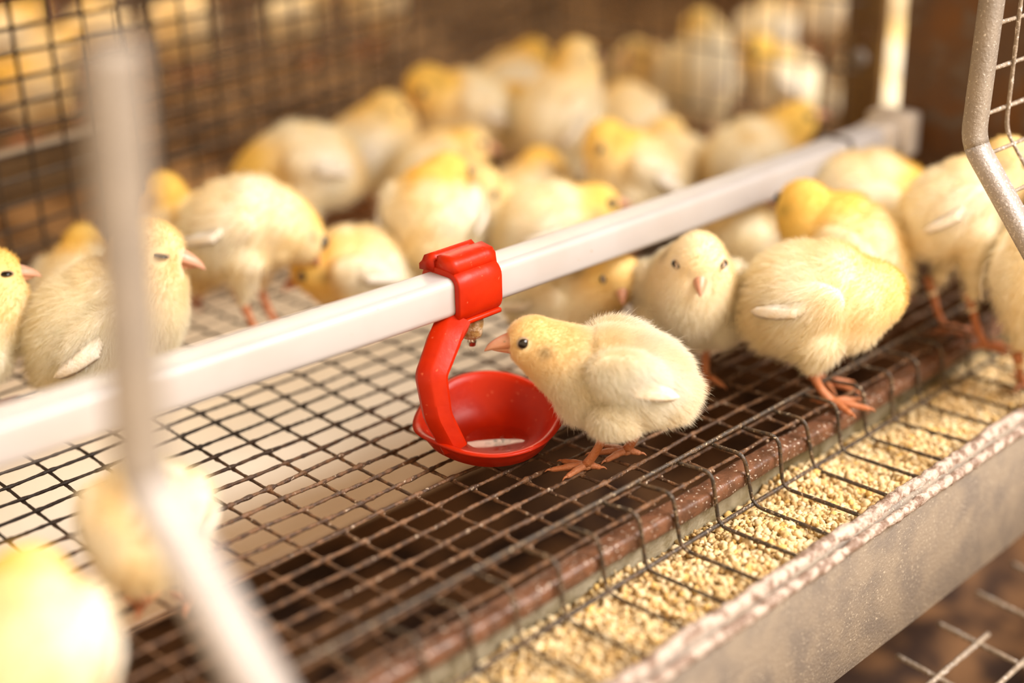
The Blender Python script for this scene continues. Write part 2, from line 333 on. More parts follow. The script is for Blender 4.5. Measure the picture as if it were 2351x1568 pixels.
V, F = tube(Pl, 0.0024 * (1 + 0.10 * rng.normal(0, 1, 260)), 8); tpart('crimped_edge', V, F, MT['lip'])
rp = rr_profile(-0.0925, -0.0050, 0.0100, 0.0078, 0.0022, 3)
S = []
for x in np.linspace(TX0, TX1, 160):
    p = np.array([(x, y, z) for y, z in rp]); p[:, 1:] += rng.normal(0, 0.00016, (len(rp), 2)); p[:, 2] += 0.0005 * math.sin(x * 61); S.append(p)
V, F = rings(S); tpart('brown_rail', V, F, MT['rail'])
def feed_z(x, y):
    return -0.0205 + 0.0022 * np.sin(x * 47 + 0.6) * np.cos(y * 130) + 0.0014 * np.sin(x * 113 + y * 90) + 0.0005 * np.clip((-0.104 - y) / 0.04, -0.3, 1)
bx, by = np.meshgrid(np.linspace(TX0 + 0.002, TX1 - 0.002, 300), np.linspace(-0.1445, -0.0895, 24), indexing='ij')
V = np.c_[bx.ravel(), by.ravel(), (feed_z(bx, by) - 0.0016).ravel()]
F = [(i * 24 + j, (i+1) * 24 + j, (i+1) * 24 + j + 1, i * 24 + j + 1) for i in range(299) for j in range(23)]
fb = link_mesh('feed', V, F, MT['feedbed']); tag(fb, 'pale yellow crumbled feed filling the trough', 'feed', kind='stuff')
NG = 12500
px = np.r_[rng.uniform(-0.13, 0.10, NG * 35 // 100), rng.uniform(0.10, 0.43, NG * 65 // 100)]; n = len(px)
py = rng.uniform(-0.1430, -0.0915, n); pz = feed_z(px, py) + rng.uniform(-0.0014, 0.0008, n)
pr_ = rng.gamma(9, 0.00013, n).clip(0.0006, 0.0020)
cols = np.array([(0.90, 0.69, 0.38), (0.84, 0.60, 0.29), (0.94, 0.76, 0.47), (0.70, 0.47, 0.21), (0.86, 0.58, 0.20)])
cc = cols[rng.choice(5, n, p=[.34, .24, .26, .10, .06])] * rng.uniform(0.76, 0.98, (n, 1))
def granules(idx, ico, name, parent):
    IV, IF = ico; k = len(IV); m = len(idx)
    J = IV[None] * (1 + rng.normal(0, 0.19, (m, k, 1))) * rng.uniform(0.65, 1.25, (m, 1, 3))
    V = (J * pr_[idx][:, None, None] + np.c_[px, py, pz][idx][:, None, :]).reshape(-1, 3)
    F = (IF[None] + (np.arange(m) * k)[:, None, None]).reshape(-1, 3)
    me = bpy.data.meshes.new(name); me.vertices.add(len(V)); me.vertices.foreach_set('co', V.ravel())
    me.loops.add(F.size); me.loops.foreach_set('vertex_index', F.ravel().astype(np.int32))
    me.polygons.add(len(F)); me.polygons.foreach_set('loop_start', np.arange(0, F.size, 3, dtype=np.int32))
    me.update(calc_edges=True)
    at = me.attributes.new('col', 'FLOAT_COLOR', 'POINT'); c4 = np.repeat(np.c_[cc[idx], np.ones(m)], k, axis=0); at.data.foreach_set('color', c4.ravel())
    me.materials.append(MT['feed']); return tag(link_data(name, me, parent), kind='stuff')
granules(np.where(px < 0.04)[0], ICO1, 'feed_crumbs', fb)
granules(np.where(px >= 0.04)[0], ICO2, 'feed_crumbs', fb)

# feeder guard grid
gd = tag(empty('feeder_guard', (0.05, -0.08, 0.0077)), 'bent wire guard grid standing over the feed trough', 'wire guard')
GO = np.array([0.05, -0.08, 0.0077])
def rough_tube(P, r, step=0.0018, n=7, amp=0.09):
    P = dense(P, step); rr = r * (1 + amp * rng.normal(0, 1, len(P))); rr = np.convolve(np.r_[rr[0], rr, rr[-1]], np.ones(3) / 3, 'valid')
    return tube(P, rr, n)
V, F = rough_tube([(-0.33, -0.080, 0.0077), (0.0, -0.0803, 0.0082), (0.2, -0.080, 0.0080), (0.42, -0.080, 0.0072)], 0.00098, 0.002); link_mesh('top_wire', V - GO, F, MT['guard_wire'], gd)
V, F = rough_tube([(-0.33, -0.1005, -0.0160), (0.1, -0.1003, -0.0158), (0.42, -0.1003, -0.0160)], 0.00095, 0.002); link_mesh('low_wire', V - GO, F, MT['guard_wire'], gd)
for k in range(-19, 15):
    x = 0.1045 + 0.0225 * k + rng.normal(0, 0.0006); j = rng.normal(0, 0.0006, 4)
    pts = fillet([(x, -0.080, 0.0066), (x + j[0], -0.0985 + j[1], 0.0084 + j[2] * .6), (x + 0.0035 + j[3], -0.1000, -0.0168), (x + 0.0035, -0.1445, -0.0150 + j[0] * .5)], 0.005, 5)
    V, F = rough_tube(pts, 0.00088, 0.0018 if x > 0 else 0.004); link_mesh('prong', V - GO, F, MT['guard_wire'], gd)

# ------------------------------------------------------------------ water pipe
PZ = [(-0.42, 0.0773), (-0.16, 0.0690), (0.036, 0.0630), (0.228, 0.0606), (0.376, 0.0622)]
zs = smooth_path([(x, 0, z) for x, z in PZ], 14)
pw, phh = 0.0174, 0.0170
prof = np.array(rr_profile(0, 0, pw, phh, 0.0036, 5)); PC_Y = 0.0090
wp = tag(empty('water_pipe', (0.036, PC_Y, 0.0714)), 'white square plastic drinking water pipe running across the cage', 'pipe'); WO = np.array([0.036, PC_Y, 0.0714])
S = [np.c_[np.full(len(prof), q[0]), PC_Y + prof[:, 0], q[2] + phh / 2 + prof[:, 1]] for q in zs]
V, F = rings(S); link_mesh('pipe_body', V - WO, F, MT['pipe'], wp)
def collar(x0, x1, grow, z, m, name, r=0.0046):
    p = np.array(rr_profile(PC_Y, z, pw + grow, phh + grow, r, 5)); V, F = rings([np.c_[np.full(len(p), x), p] for x in (x0, x1)]); return link_mesh(name, V - WO, F, m, wp)
collar(0.325, 0.3275, 0.0030, 0.0700, mat('grey_ring', (0.13, 0.11, 0.10), 0.5), 'clip_ring')
collar(0.376, 0.3900, 0.0085, 0.0706, MT['pipe_end'], 'end_cap', 0.0030)
collar(0.360, 0.376, 0.0018, 0.0705, MT['pipe_end'], 'end_socket')

# ------------------------------------------------------------------ red drinker
dk = tag(empty('drip_cup_drinker', (0.045, -0.006, 0.004)), 'red plastic nipple drinker with drip cup clamped on white pipe', 'drinker'); DO = np.array([0.045, -0.006, 0.004])
def dpart(name, V, F, m=None, sm=True, parent=dk): return link_mesh(name, np.asarray(V) - DO, F, m or MT['red'], parent, sm)
CZ = 0.0630 + phh / 2 - 0.0002
outer = rr_profile(PC_Y, CZ, pw + 0.0064, phh + 0.0058, 0.0066, 6); inner = rr_profile(PC_Y, CZ, pw + 0.0004, phh + 0.0004, 0.0036, 6)
xs = [0.0362, 0.0368, 0.045, 0.053, 0.0602, 0.0608]; SO = []
for i, x in enumerate(xs):
    k = 0.0006 if i in (0, 5) else 0.0
    SO.append(np.array([(x, y + (PC_Y - y) * k / 0.013, z + (CZ - z) * k / 0.013) for y, z in outer]))
V, F = rings(SO, True, False); n_o = len(outer); n6 = len(V)
I0 = np.array([(xs[0], y, z) for y, z in inner]); I1 = np.array([(xs[-1], y, z) for y, z in inner])
V = np.concatenate([V, I0, I1])
for j in range(n_o):
    q = (j + 1) % n_o; F.append((j, n6 + j, n6 + q, q)); o5 = 5 * n_o
    F.append((o5 + j, o5 + q, n6 + n_o + q, n6 + n_o + j))
clamp = dpart('clamp', V, F)
# snap ridge on top of the clamp (two hooked jaws) and bottom ledge
ztop = CZ + phh / 2 + 0.0029
jaw = [(0.0005, ztop - 0.002), (0.0012, ztop + 0.0026), (0.0030, ztop + 0.0046), (0.0096, ztop + 0.0056), (0.0108, ztop + 0.0050), (0.0106, ztop + 0.0030), (0.0126, ztop + 0.0022), (0.0124, ztop - 0.002)]
dpart('snap_jaw', *loft_x([(y, z) for y, z in jaw][::-1], 0.0366, 0.0608, 8), parent=dk)
jaw2 = [(0.0122, ztop - 0.002), (0.0128, ztop + 0.0040), (0.0150, ztop + 0.0054), (0.0180, ztop + 0.0040), (0.0196, ztop + 0.0012), (0.0215, ztop - 0.0005), (0.0215, ztop - 0.003)]
dpart('snap_jaw', *loft_x([(y, z) for y, z in jaw2][::-1], 0.0360, 0.0600, 8), parent=dk)
dpart('clamp_ledge', *box((0.0485, 0.0002, CZ - phh / 2 - 0.0024), (0.0240, 0.0050, 0.0022), 0.0009))
# arm: bent channel strap
AP = dense(fillet([(0.0378, 0.0030, 0.0615), (0.0310, 0.0005, 0.0575), (0.0187, -0.0030, 0.0440), (0.0184, -0.0062, 0.0270), (0.0232, -0.0105, 0.0118)], 0.0026, 5), 0.0012)
wv = np.array([0.90, -0.43, 0.0]); T, N, B = frames(AP); S = []
for i, p in enumerate(AP):
    t = T[i]; w_ = wv - t * (wv @ t); w_ /= np.linalg.norm(w_); nn = np.cross(w_, t)
    if nn[1] > 0: nn = -nn
    hw = 0.0070 - 0.0020 * i / len(AP); th = 0.0034
    sec = [(-hw, -1.0), (-hw, 0.0), (-hw * .9, 0.25), (-hw * .30, 1.0), (-hw * .10, 1.12), (hw * .82, 1.0), (hw, 0.75), (hw, -1.0)]
    S.append(np.array([p + w_ * a_ + nn * (b_ * th) for a_, b_ in sec]))
V, F = rings(S); dpart('arm', V, F).data.set_sharp_from_angle(angle=math.radians(24))
# cup: open boat shaped bowl
CC = np.array([0.0469, -0.0079]); ax = np.array([0.83, -0.56]); ay = np.array([0.56, 0.83]); NT = 64
def cup_surface(off):
    rows = []
    for q, (rr, hz) in enumerate(((0.0, 0.0), (0.30, 0.000), (0.52, 0.03), (0.68, 0.13), (0.80, 0.32), (0.90, 0.60), (0.965, 0.85), (1.0, 1.0), (1.045, 1.03))):
        row = []
        for j in range(NT):
            th = 2 * math.pi * j / NT; c, s = math.cos(th), math.sin(th)
            tip = math.exp(-(((th + math.pi) % (2 * math.pi) - math.pi) / 0.42) ** 2)              # pointed right end
            lug = math.exp(-(((th - math.pi + 0.10 + math.pi) % (2 * math.pi) - math.pi) / 0.55) ** 2)   # spout behind the arm
            R = 0.0272 + 0.0045 * tip + 0.0040 * lug - 0.0012 * math.cos(2 * th)
            zr = 0.0175 + 0.0068 * max(0.0, s) ** 1.3 - 0.0035 * max(0.0, -s) ** 1.2 + 0.0040 * tip - 0.0030 * lug
            rad = R * rr + off * (1 if rr > 0 else 0); zz = 0.0052 + (zr - 0.0052) * hz - off * (1.0 if rr < 0.9 else 0.25)
            xy = CC + ax * (rad * c) + ay * (rad * s); row.append((xy[0], xy[1], zz))
        rows.append(np.array(row))
    return rows
rin = cup_surface(0.0); rout = cup_surface(0.0022)
V, F = rings(rin + rout[::-1], True, False); dpart('cup', V, F)
ws = []
for rr, zz in ((0.02, 0.0056), (0.9, 0.0057), (1.0, 0.0066), (0.985, 0.0072), (0.9, 0.0074), (0.02, 0.0074)):
    ws.append(np.array([(CC + ax * (0.0140 * rr * math.cos(t) + 0.0015) + ay * (0.0125 * rr * math.sin(t) - 0.002)).tolist() + [zz] for t in np.linspace(0, 2 * math.pi, 33)[:-1]]))
V, F = rings(ws); dpart('water', V, F, MT['water'])
g = Geo()
for k in range(26):
    th = rng.uniform(0, 6.28); q = rng.uniform(0, 0.008) ; c = CC + ax * (0.0045 + q * math.cos(th)) + ay * (-0.006 + q * 0.8 * math.sin(th)); r = rng.uniform(0.0004, 0.0011)
    g.add(ICO2[0] * r + np.array([c[0], c[1], 0.0075]), ICO2[1].tolist())
dpart('bubbles', g.verts(), g.F, MT['water'])['kind'] = 'stuff'
# nipple
a = np.linspace(0, 2 * math.pi, 21)[:-1]
def lathe(cx, cy, zr): return rings([np.c_[cx + r * np.cos(a), cy + r * np.sin(a), np.full(20, z)] for z, r in zr])
nb = dpart('nipple_body', *lathe(0.0518, PC_Y - 0.0012, ((0.0640, 0.0056), (0.0580, 0.0056), (0.0572, 0.0050), (0.0540, 0.0053), (0.0520, 0.0049), (0.0494, 0.0045), (0.0480, 0.0039), (0.0477, 0.0022))), MT['nipple'])
dpart('pin', *lathe(0.0518, PC_Y - 0.0012, ((0.0485, 0.0020), (0.0455, 0.0018), (0.0438, 0.0015))), MT['steel'], parent=nb)
dpart('water_drop', *lathe(0.0518, PC_Y - 0.0012, ((0.0460, 0.0020), (0.0440, 0.0023), (0.0426, 0.0021), (0.0416, 0.0013), (0.0413, 0.0004))), MT['water'], parent=nb)

# ------------------------------------------------------------------ doors
def door(name, label, x, sgn, wires, top, lean, wide=0.0052, low=0.0):
    t = tag(empty(name, (x, -0.122, 0.12)), label, 'cage door'); O = np.array([x, -0.122, 0.12])
    P = fillet([(x + lean, -0.1235, top), (x, -0.1235, 0.1215), (x - 0.0008 + low, -0.1850, 0.044)], 0.007, 6); P = dense(P, 0.003)
    T, N, B = frames(P); S = []; hw, hd = wide, 0.0040
    for i, p in enumerate(P):
        xv = np.array([1.0, 0, 0]); xv -= T[i] * (xv @ T[i]); xv /= np.linalg.norm(xv); nv = np.cross(T[i], xv)
        S.append(np.array([p + xv * (hw * c) + nv * (hd * s) for c, s in ((1, .4), (.7, 1), (-.7, 1), (-1, .4), (-1, -.4), (-.7, -1), (.7, -1), (1, -.4))]))
    kb = int(np.argmin(np.abs(P[:, 2] - 0.1185)))
    V, F = rings(S[:kb + 1]); link_mesh('upright', V - O, F, MT['frame'], t)
    V, F = rings(S[kb:]); link_mesh('bent_leg', V - O, F, MT['frame_pale'], t)
    if wires:
        for k in range(9):
            s = (k - 3) * 0.0190
            y, z = (-0.1225, 0.1195 + s + 0.012) if s > -0.012 else (-0.1235 + (s + 0.012) * 0.62, 0.1215 + (s + 0.012) * 0.78)
            pts = [(x, y - 0.001, z), (x + sgn * 0.05, y - 0.001, z), (x + sgn * 0.16, y - 0.001, z)]
            V, F = rough_tube(pts, 0.00095, 0.002); link_mesh('level_wire', V - O, F, MT['door_wire'], t)
        for k in range(1, 7):
            xx = x + sgn * (0.0235 * k + 0.002)
            P = fillet([(xx + 0.002, -0.1245, top), (xx, -0.1250, 0.1215), (xx, -0.1840, 0.046)], 0.006, 5)
            V, F = rough_tube(P, 0.00095, 0.002); link_mesh('upright_wire', V - O, F, MT['door_wire'], t)
    else:
        V, F = tube([(x + lean, -0.1235, top - 0.004), (x + lean + 0.001, -0.1235, top + 0.10)], 0.0011, 8); link_mesh('hinge_rod', V - O, F, MT['frame'], t)
    return t
door('wire_door', 'zinc framed wire mesh cage door bent outward at the right', 0.2225, 1, True, 0.30, 0.010)
door('door_frame', 'blurred pale metal door bar bent outward in the foreground', -0.1780, -1, False, 0.224, 0.007, 0.0068, 0.007)

g = Geo(); g.add(*box((0.35, -0.30, -0.205), (1.3, 0.30, 0.004), 0.001)); g.add(*box((0.35, -0.16, -0.185), (1.3, 0.004, 0.04), 0.001))
tag(g.link('lower_tray', MT['strip']), 'dim brown tray of the tier below, under the pale wire mesh', 'tray')
# lower tier mesh seen under the trough
lt = tag(empty('lower_mesh', (0.2, -0.2, -0.112)), 'pale welded wire mesh of the tier below the trough', 'wire mesh'); LO = np.array([0.2, -0.2, -0.112])
for k in range(6):
    y = -0.158 - 0.0222 * k; V, F = rough_tube([(0.06 + 0.035 * (k % 2), y, -0.110), (0.222 if k == 0 else 0.5, y, -0.110)], 0.0013, 0.003); link_mesh('long_wire', V - LO, F, MT['door_wire'], lt)
for k in range(11):
    x = 0.0 + 0.0365 * k - 0.006; V, F = rough_tube([(x + 0.004, -0.135, -0.1122), (x - 0.01, -0.29, -0.1122)], 0.0013, 0.003); link_mesh('cross_wire', V - LO, F, MT['door_wire'], lt)

# ------------------------------------------------------------------ chicks
mm = 0.001
def rotY(p):
    c, s = math.cos(p), math.sin(p); return np.array([[c, 0, -s], [0, 1, 0], [s, 0, c]])      # +p: nose up
def rotZ(p):
    c, s = math.cos(p), math.sin(p); return np.array([[c, -s, 0], [s, c, 0], [0, 0, 1]])
DEPS = bpy.context.evaluated_depsgraph_get()
def blob_mesh(balls, voxel, it=5):
    """balls: (centre, radii, rot) in metres -> one continuous smooth mesh"""
    IV, IF = ICO3; k = len(IV); V = []; F = []
    for i, (c, r, R) in enumerate(balls):
        q = IV * np.asarray(r); V.append(q @ R.T + c); F.append(IF + i * k)
    me = bpy.data.meshes.new('tmp'); me.from_pydata(np.concatenate(V).tolist(), [], np.concatenate(F).tolist())
    ob = bpy.data.objects.new('tmp', me); COL.objects.link(ob)
    rm = ob.modifiers.new('r', 'REMESH'); rm.mode = 'VOXEL'; rm.voxel_size = voxel; rm.adaptivity = 0
    sm = ob.modifiers.new('s', 'SMOOTH'); sm.iterations = it; sm.factor = 0.5
    dg = bpy.context.evaluated_depsgraph_get(); ev = ob.evaluated_get(dg); out = bpy.data.meshes.new_from_object(ev)
    bpy.data.objects.remove(ob); bpy.data.meshes.remove(me); return out
def mesh_arrays(me):
    n = len(me.vertices); V = np.empty(n * 3); me.vertices.foreach_get('co', V); V = V.reshape(-1, 3)
    me.calc_loop_triangles(); t = len(me.loop_triangles); T = np.empty(t * 3, dtype=np.int32); me.loop_triangles.foreach_get('vertices', T); T = T.reshape(-1, 3)
    return V, T
def vert_normals(V, T):
    fn = np.cross(V[T[:, 1]] - V[T[:, 0]], V[T[:, 2]] - V[T[:, 0]]); N = np.zeros_like(V)
    for k in range(3): np.add.at(N, T[:, k], fn)
    return N / (np.linalg.norm(N, axis=1)[:, None] + 1e-12), fn
def wob(P, f, seed):
    a = P * f; s = seed
    return (np.sin(a[:, 0] + 1.3 * np.sin(a[:, 1] * 0.9 + s) + s) + np.sin(a[:, 1] * 1.1 + 1.2 * np.sin(a[:, 2] + 2 * s)) + np.sin(a[:, 2] * 0.9 + 1.1 * np.sin(a[:, 0] * 1.2 - s) + 3 * s)) / 3
CREAM = np.array([0.97, 0.885, 0.68]); YEL = np.array([0.95, 0.65, 0.16]); WHITE = np.array([0.98, 0.955, 0.885])
def beak_geo():
    g = Geo(); a = np.linspace(0, math.pi, 9)
    up = []; lo = []
    for t in np.linspace(0, 1, 9):
        x = 7.6 + 10.9 * t; w_ = 4.1 * (1 - t) ** 0.72 + 0.28; h = 4.4 * (1 - t) ** 0.52 + 0.35; zm = 0.2 - 1.0 * t - 1.3 * t ** 3
        up.append(np.array([(x, w_ * math.cos(q), zm + h * math.sin(q)) for q in a] + [(x, -w_ * .5, zm - 0.15), (x, w_ * .5, zm - 0.15)]))
    for t in np.linspace(0, 1, 8):
        x = 7.6 + 8.8 * t; w_ = 3.6 * (1 - t) ** 0.75 + 0.25; h = 3.2 * (1 - t) ** 0.8 + 0.25; zm = -0.35 - 1.0 * t
        lo.append(np.array([(x, w_ * math.cos(q), zm - h * math.sin(q)) for q in a][::-1] + [(x, w_ * .5, zm + 0.1), (x, -w_ * .5, zm + 0.1)]))
    g.add(*rings(up)); g.add(*rings(lo)); return g
BEAK = beak_geo(); bme = bpy.data.meshes.new('beak'); bme.from_pydata((BEAK.verts() * mm).tolist(), [], BEAK.F); bme.materials.append(MT['beak']); bme.polygons.foreach_set('use_smooth', np.ones(len(bme.polygons), dtype=bool))
nm = ICO2[0] * np.array([0.75, 0.28, 0.35]); nme = bpy.data.meshes.new('nostril'); nme.from_pydata((nm * mm).tolist(), [], ICO2[1].tolist()); nme.materials.append(MT['lid'])
eme = bpy.data.meshes.new('eye'); eme.from_pydata((ICO3[0] * 2.35 * mm).tolist(), [], ICO3[1].tolist()); eme.materials.append(MT['eye']); eme.polygons.foreach_set('use_smooth', np.ones(len(eme.polygons), dtype=bool))
aa = np.linspace(0, 2 * math.pi, 25)[:-1]
V, F = tube(np.c_[2.30 * np.cos(aa), np.zeros(24), 2.30 * np.sin(aa)] * mm, 0.42 * mm, 6, False)
F += [(23 * 6 + j, 23 * 6 + (j + 1) % 6, (j + 1) % 6, j) for j in range(6)]
lme = bpy.data.meshes.new('eyelid'); lme.from_pydata(V.tolist(), [], F); lme.materials.append(MT['lid'])

def leg_geo(hock, foot, yaw, spread=1.0, lift=0.0, size=1.0):
    """shank with four toes, mm"""
    g = Geo(); hock = np.array(hock, float); foot = np.array(foot, float) + np.array([0, 0, lift])
    P = smooth_path([hock + (hock - foot) * 0.35, hock, (hock + foot) / 2 + np.array([-0.6, 0, 0]), foot + np.array([0, 0, 2.1])], 4)
    r = np.interp(np.linspace(0, 1, len(P)), [0, .3, .6, .9, 1], [2.4, 2.3, 1.75, 1.9, 2.2]) * size
    g.add(*tube(P, r, 10))
    g.add(ICO2[0] * np.array([2.7, 2.3, 2.0]) * size + foot + np.array([0, 0, 1.9]), ICO2[1].tolist())
    for ang, ln in ((0, 15.5), (38 * spread, 12.0), (-38 * spread, 12.0), (172, 6.5)):
        a_ = math.radians(ang) + yaw; d = np.array([math.cos(a_), math.sin(a_), 0]); ln *= size
        tp = smooth_path([foot + np.array([0, 0, 2.0]), foot + d * ln * .35 + np.array([0, 0, 2.1]), foot + d * ln * .72 + np.array([0, 0, 1.5]), foot + d * ln * .95 + np.array([0, 0, 1.15])], 4)
        rr = np.interp(np.linspace(0, 1, len(tp)), [0, .3, .45, .6, .8, 1], [1.7, 1.45, 1.6, 1.25, 1.25, 0.85]) * size
        g.add(*tube(tp, rr, 8))
        cl = smooth_path([tp[-1] - d * .4, tp[-1] + d * 1.3 + np.array([0, 0, 0.1]), tp[-1] + d * 2.6 + np.array([0, 0, -0.9])], 3)
        g.add(*tube(cl, np.linspace(0.75, 0.12, len(cl)) * size, 6))
    return g

def chick(label, loc, yaw_deg, tz=42, tp=8, head=(26, 0, 62), hy=0, hp=0, s=1.0, yel=0.5, white=0.5, legs='stand', feet=None,
          fur=6000, rad=0.11, voxel=1.45, z0=0.0, group='chicks in the cage', tx=-9, squint=1.0, seed=0, blades=3, furlen=1.0, neck=1.0, hs=1.18, rnd=1.12, hockz=15.0, wz=5.0, pale=0.0, bk=0.82, rz=1.0, bl=0.0):
    R = np.random.default_rng(100 + seed); A = rotY(math.radians(tp)); C = np.array([tx, 0, tz], float)
    H = np.array(head, float); HR = rotZ(math.radians(hy)) @ rotY(math.radians(hp)); I3 = np.eye(3)
    def tf(p): return C + A @ np.array(p, float)
    balls = []
    def ball(c, r, Rm=I3): balls.append((np.asarray(c, float) * mm, np.broadcast_to(np.asarray(r, float), (3,)) * mm, Rm))
    q_ = rnd
    ball(tf((-2, 0, 0)), (23.5, 20.5 * q_, 20 * q_ * rz), A); ball(tf((7, 0, 3.5)), (18, 18 * q_, 18.5 * q_ * rz), A); ball(tf((-15, 0, -6 + bl * .4)), (12.5, 14.5 * q_, 13), A)
    ball(tf((-22.5, 0, -3)), (6, 6, 5), A); ball(tf((-3, 0, -8.5 + bl)), (19, 16.5 * q_, 14), A); ball(tf((-12.5, 0, -10.5 + bl)), (12, 14 * q_, 10.5), A)
    nb_ = tf((16, 0, 3)); mid = (nb_ + H) / 2 + A @ np.array([2.5, 0, 1.0]); hh = hs
    for t in np.linspace(0, 1, 8):
        q = (1-t)**2 * nb_ + 2*t*(1-t) * mid + t*t * H; ball(q, 16.5 * (1-t) * neck + (10.2 * hh - 0.6 * (neck > 1)) * t)
    ball(tf((15, 0, -4)), (14, 15, 14), A)
    ball(H + HR @ np.array([0.3, 0, 0.6]) * hh, np.array((10.8, 9.5, 10.0)) * hh, HR); ball(H + HR @ np.array([4.5, 0, -1.0]) * hh, np.array((6.2, 5.8, 6.2)) * hh, HR)
    for sg in (1, -1): ball(H + HR @ np.array([2.0, 4.5 * sg, -3.0]) * hh, np.array((6, 4.5, 5)) * hh, HR)
    for sg in (1, -1): ball(tf((1, 17.6 * q_ * sg, 1.0 + wz)), (15.5, 5.2, 9.5), A @ rotY(math.radians(14)))
    lg = []
    if legs == 'stand':
        ft = feet or ((2, 9, 0, 0), (1, -9, 0, 0))
        for (fx, fy, fl, fyaw), sg in zip(ft, (1, -1)):
            hip = tf((5, 12 * sg, -10)); hock = np.array([fx - 8.5, fy + 0.8 * sg, hockz + fl])
            for t in np.linspace(0, 1, 6):
                q = hip * (1 - t) + hock * t; ball(q, 10.5 * (1 - t) ** 1.2 + 2.9 * t)
            lg.append(leg_geo(hock, (fx, fy, 0), fyaw, lift=fl))
    else:
        for sg in (1, -1): ball(tf((4, 12 * sg, -12)), 9)
    body = blob_mesh(balls, voxel * mm); V, T = mesh_arrays(body); N, fn = vert_normals(V, T)
    # colour of the down, by region of the animal
    def colour(P):
        Q = P / mm; dh = np.linalg.norm(Q - H, axis=1); L = (Q - C) @ A
        k = 0.72 * np.exp(-(dh / 18.0) ** 2) + 0.22 * wob(Q, 0.085, seed * 1.7) + 0.16 * wob(Q, 0.21, seed * 0.9 + 2) + 0.30 * np.exp(-((dh - 17) / 9.0) ** 2) * np.clip(0.5 + (Q[:, 2] - H[2]) / 30 , 0, 1)
        k = np.clip((k + 0.13) * (0.5 + 1.25 * yel), 0, 1)[:, None]
        w_ = np.clip(0.55 * np.exp(-((L[:, 0] + 6) / 18) ** 2 - ((L[:, 2] - wz + 1) / 11) ** 2) * (np.abs(L[:, 1]) > 10) + 0.35 * np.clip(-L[:, 2] / 22, 0, 1) * (L[:, 0] > 6), 0, 1)[:, None] * (0.5 + white)
        cr = CREAM * (1 - pale) + WHITE * pale; c = cr * (1 - k) + YEL * k; c = c * (1 - np.clip(w_, 0, 1)) + WHITE * np.clip(w_, 0, 1)
        hl = (Q - H) @ HR / hh
        ear = np.exp(-((hl[:, 0] + 3.5) / 3.2) ** 2 - ((hl[:, 2] - 0.2) / 2.4) ** 2) * (np.abs(hl[:, 1]) > 5)
        return c * (1 - 0.34 * ear[:, None])
    # join legs into the same mesh
    bV = [V]; bF = T.tolist(); nv = len(V); midx = [0] * len(T); cl = [colour(V)]
    for g in lg:
        gv = g.verts() * mm; bV.append(gv); bF += [tuple(i + nv for i in f) for f in g.F]; nv += len(gv); midx += [1] * len(g.F); cl.append(np.tile((0.6, 0.2, 0.07), (len(gv), 1)))
    bpy.data.meshes.remove(body)
    root = link_mesh('chick', np.concatenate(bV), bF, None, mats=[MT['skin'], MT['leg']], midx=midx)
    at = root.data.attributes.new('col', 'FLOAT_COLOR', 'POINT'); ca = np.concatenate(cl); at.data.foreach_set('color', np.c_[ca, np.ones(len(ca))].ravel())
    root.location = (loc[0], loc[1], z0); root.rotation_euler = (0, 0, math.radians(yaw_deg)); root.scale = (s, s, s)
    tag(root, label, 'chick', group)
    HM = Matrix([list(HR[i]) + [H[i] * mm] for i in range(3)] + [[0, 0, 0, 1]]) @ Matrix.Diagonal((hh * 1.05, hh * 1.05, hh * 1.05, 1))
    b = link_data('beak', bme, root); b.matrix_local = HM @ Matrix.Translation((8.0 * mm * (1 - bk), 0, 0)) @ Matrix.Diagonal((bk, bk, bk, 1))
    for sg in (1, -1):
        no = link_data('nostril', nme, b); no.location = (10.8 * mm, 2.55 * sg * mm, 2.1 * mm)
        e = link_data('eye', eme, root); e.matrix_local = HM @ Matrix.Translation((4.3 * mm, 7.15 * sg * mm, 3.1 * mm)) @ Matrix.Diagonal((1, 1, squint, 1))
        ld = link_data('eyelid', lme, e); ld.location = (0, 0.75 * sg * mm, 0)
    # wings: feather blades lying on the flank
    for sg in (1, -1):
        g = Geo()
        for k in range(blades):
            f = k / max(1, blades - 1); x0 = 2 - 3 * f; ln = 12 + 6.5 * (1 - (1 - f) ** 2); w0 = 2.9; zz0 = wz + 1.5 - 0.95 * (blades - 1) * f
            sec = []
            for t in np.linspace(0, 1, 9):
                x = x0 - ln * t; zc = zz0 - 2.0 * t - 0.8 * t * t; hw = w0 * (0.75 + 0.35 * t) * math.sqrt(max(0.0, 1 - max(0, (t - .35) / .65) ** 2.0)) + 0.12
                pts = []
                for zo, oo in ((-hw, -0.1), (-hw * .4, 0.45), (hw * .4, 0.6), (hw, 0.1), (hw * .4, -0.2), (-hw * .4, -0.25)):
                    z_ = zc + zo; el = 1 - ((x + 2) / 30.0) ** 2 - (z_ / 27.0) ** 2
                    y_ = 23.8 * q_ * math.sqrt(max(0.05, el)) + oo - 0.4 + 0.8 * f + 0.9 * t
                    pts.append(tf((x, y_ * sg, z_)))
                sec.append(np.array(pts if sg > 0 else pts[::-1]))
            g.add(*rings(sec))
        link_mesh('wing', g.verts() * mm, g.F, MT['feather'], root)
    # down
    ar = np.linalg.norm(fn, axis=1); pick = R.choice(len(T), fur, p=ar / ar.sum()); u = R.random((fur, 2)); fl = u.sum(1) > 1; u[fl] = 1 - u[fl]
    w0 = 1 - u.sum(1); P = V[T[pick, 0]] * w0[:, None] + V[T[pick, 1]] * u[:, :1] + V[T[pick, 2]] * u[:, 1:]
    n = N[T[pick, 0]] * w0[:, None] + N[T[pick, 1]] * u[:, :1] + N[T[pick, 2]] * u[:, 1:]; n /= np.linalg.norm(n, axis=1)[:, None] + 1e-12
    Q = P / mm; hl = (Q - H) @ HR / hh; dh = np.linalg.norm(Q - H, axis=1)
